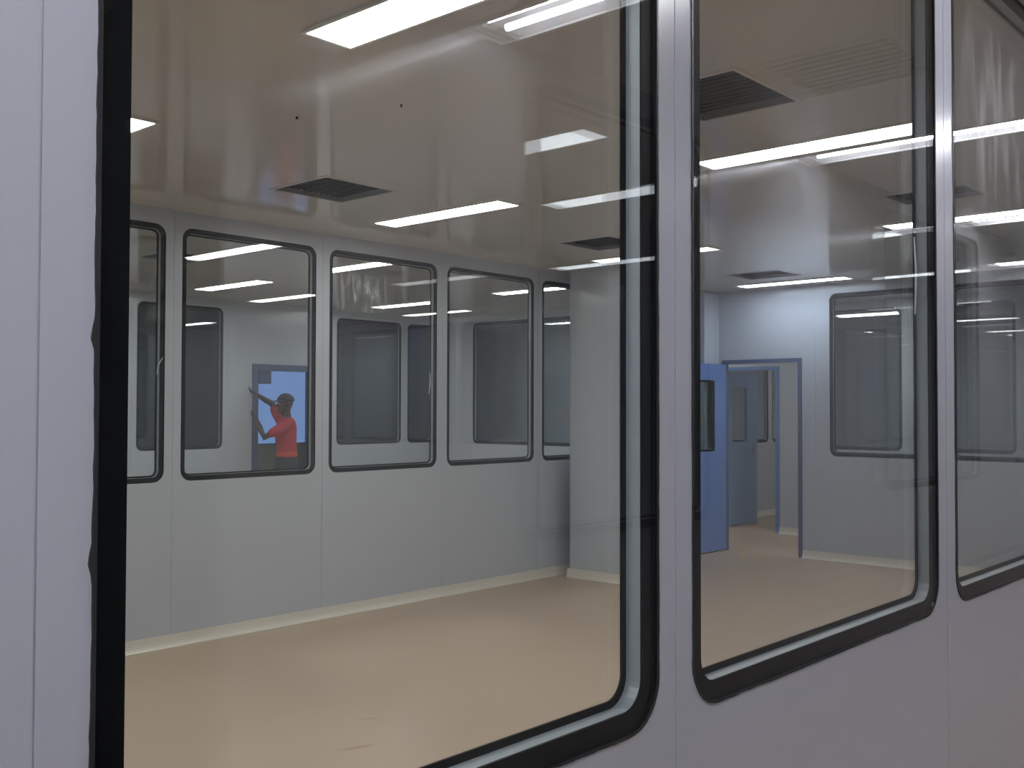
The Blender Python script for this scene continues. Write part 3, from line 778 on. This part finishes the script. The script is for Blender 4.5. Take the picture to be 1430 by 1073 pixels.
for s in (1, -1):
    tube(bm, [((0, s*.086, .88), .108), ((.02, s*.10, .70), .098), ((.03*s+.025, s*.107, .48), .078), ((.015*s, s*.11, .30), .072), ((-.015+.02*s, s*.112, .11), .066)], 16)
tr = melt('trousers', bm, M['trouser'], man, .008, 5); tr['label'] = 'dark trousers'
for s in (1, -1):
    bm = bmesh.new()
    tube(bm, [((-.05+.02*s, s*.112, .050), .049), ((.06+.02*s, s*.12, .046), .045), ((.17+.02*s, s*.126, .040), .038)], 14)
    for v in bm.verts: v.co.z = max(v.co.z, .002)
    new_obj('shoe', bm, M['shoe'], man, smooth=True)
# cap: half dome with a brim
bm = bmesh.new()
bmesh.ops.create_uvsphere(bm, u_segments=24, v_segments=14, radius=.112)
bmesh.ops.delete(bm, geom=[v for v in bm.verts if v.co.z < -.012], context='VERTS')
for v in bm.verts: v.co = W(.014 + v.co.x*1.0, v.co.y*.80, 1.692 + v.co.z*.86)
cap = new_obj('cap', bm, M['cap'], man, smooth=True); cap['label'] = 'dark cap'
sm = cap.modifiers.new('th', 'SOLIDIFY'); sm.thickness = .004
bm = bmesh.new(); rowA, rowB = [], []
for i in range(13):
    t = -1.15 + 2.3*i/12
    a = (.012 + .112*math.cos(t), .088*math.sin(t)); b = (.012 + .112*math.cos(t) + .072*max(0, math.cos(t*1.2)), .092*math.sin(t))
    rowA.append([bm.verts.new(W(a[0], a[1], 1.696)), bm.verts.new(W(a[0], a[1], 1.702))]); rowB.append([bm.verts.new(W(b[0], b[1], 1.682)), bm.verts.new(W(b[0], b[1], 1.687))])
for i in range(12):
    bm.faces.new((rowA[i][1], rowA[i+1][1], rowB[i+1][1], rowB[i][1])); bm.faces.new((rowA[i][0], rowB[i][0], rowB[i+1][0], rowA[i+1][0]))
    bm.faces.new((rowB[i][0], rowB[i][1], rowB[i+1][1], rowB[i+1][0])); bm.faces.new((rowA[i][0], rowA[i+1][0], rowA[i+1][1], rowA[i][1]))
new_obj('brim', bm, M['cap'], cap, smooth=True)
for s in (1, -1):
    bm = bmesh.new(); bmesh.ops.create_uvsphere(bm, u_segments=10, v_segments=8, radius=.011)
    for v in bm.verts: v.co = W(.100 + v.co.x, s*.034 + v.co.y, 1.660 + v.co.z*.8)
    new_obj('eye', bm, M['eye'], man, smooth=True)

# ------------------------------------------------------------------ world: daylight outside
w = bpy.data.worlds.new('World'); sc.world = w; w.use_nodes = True
nt = w.node_tree; nt.nodes.clear()
o_ = nt.nodes.new('ShaderNodeOutputWorld'); bg = nt.nodes.new('ShaderNodeBackground')
bg.inputs['Color'].default_value = (.20, .325, .64, 1); bg.inputs['Strength'].default_value = 1.0
nt.links.new(bg.outputs[0], o_.inputs[0])

# ------------------------------------------------------------------ camera
f, yaw, pit, rol = 1436.187, 0.8406653, 0.0241122, 0.0021808
fw = Vector((math.sin(yaw)*math.cos(pit), math.cos(yaw)*math.cos(pit), math.sin(pit)))
rt = Vector((math.cos(yaw), -math.sin(yaw), 0)); up = rt.cross(fw)
r2 = rt*math.cos(rol) + up*math.sin(rol); u2 = -rt*math.sin(rol) + up*math.cos(rol)
cam = bpy.data.cameras.new('camera'); co = bpy.data.objects.new('camera', cam); COL.objects.link(co)
cam.sensor_width = 36; cam.sensor_fit = 'HORIZONTAL'; cam.lens = f*36/1430; cam.clip_start = .01
mw = Matrix((r2, u2, -fw)).transposed().to_4x4(); mw.translation = Vector((0, 0, EYE)); co.matrix_world = mw
sc.camera = co

vs = sc.view_settings
sc.display_settings.display_device = 'sRGB'
vs.view_transform = 'Standard'; vs.look = 'None'; vs.gamma = 1; vs.use_curve_mapping = False
vs.exposure = 0.0
cy = sc.cycles
cy.transparent_max_bounces = 48; cy.max_bounces = 14; cy.glossy_bounces = 8; cy.diffuse_bounces = 6
cy.use_denoising = True
cy.sample_clamp_indirect = 6
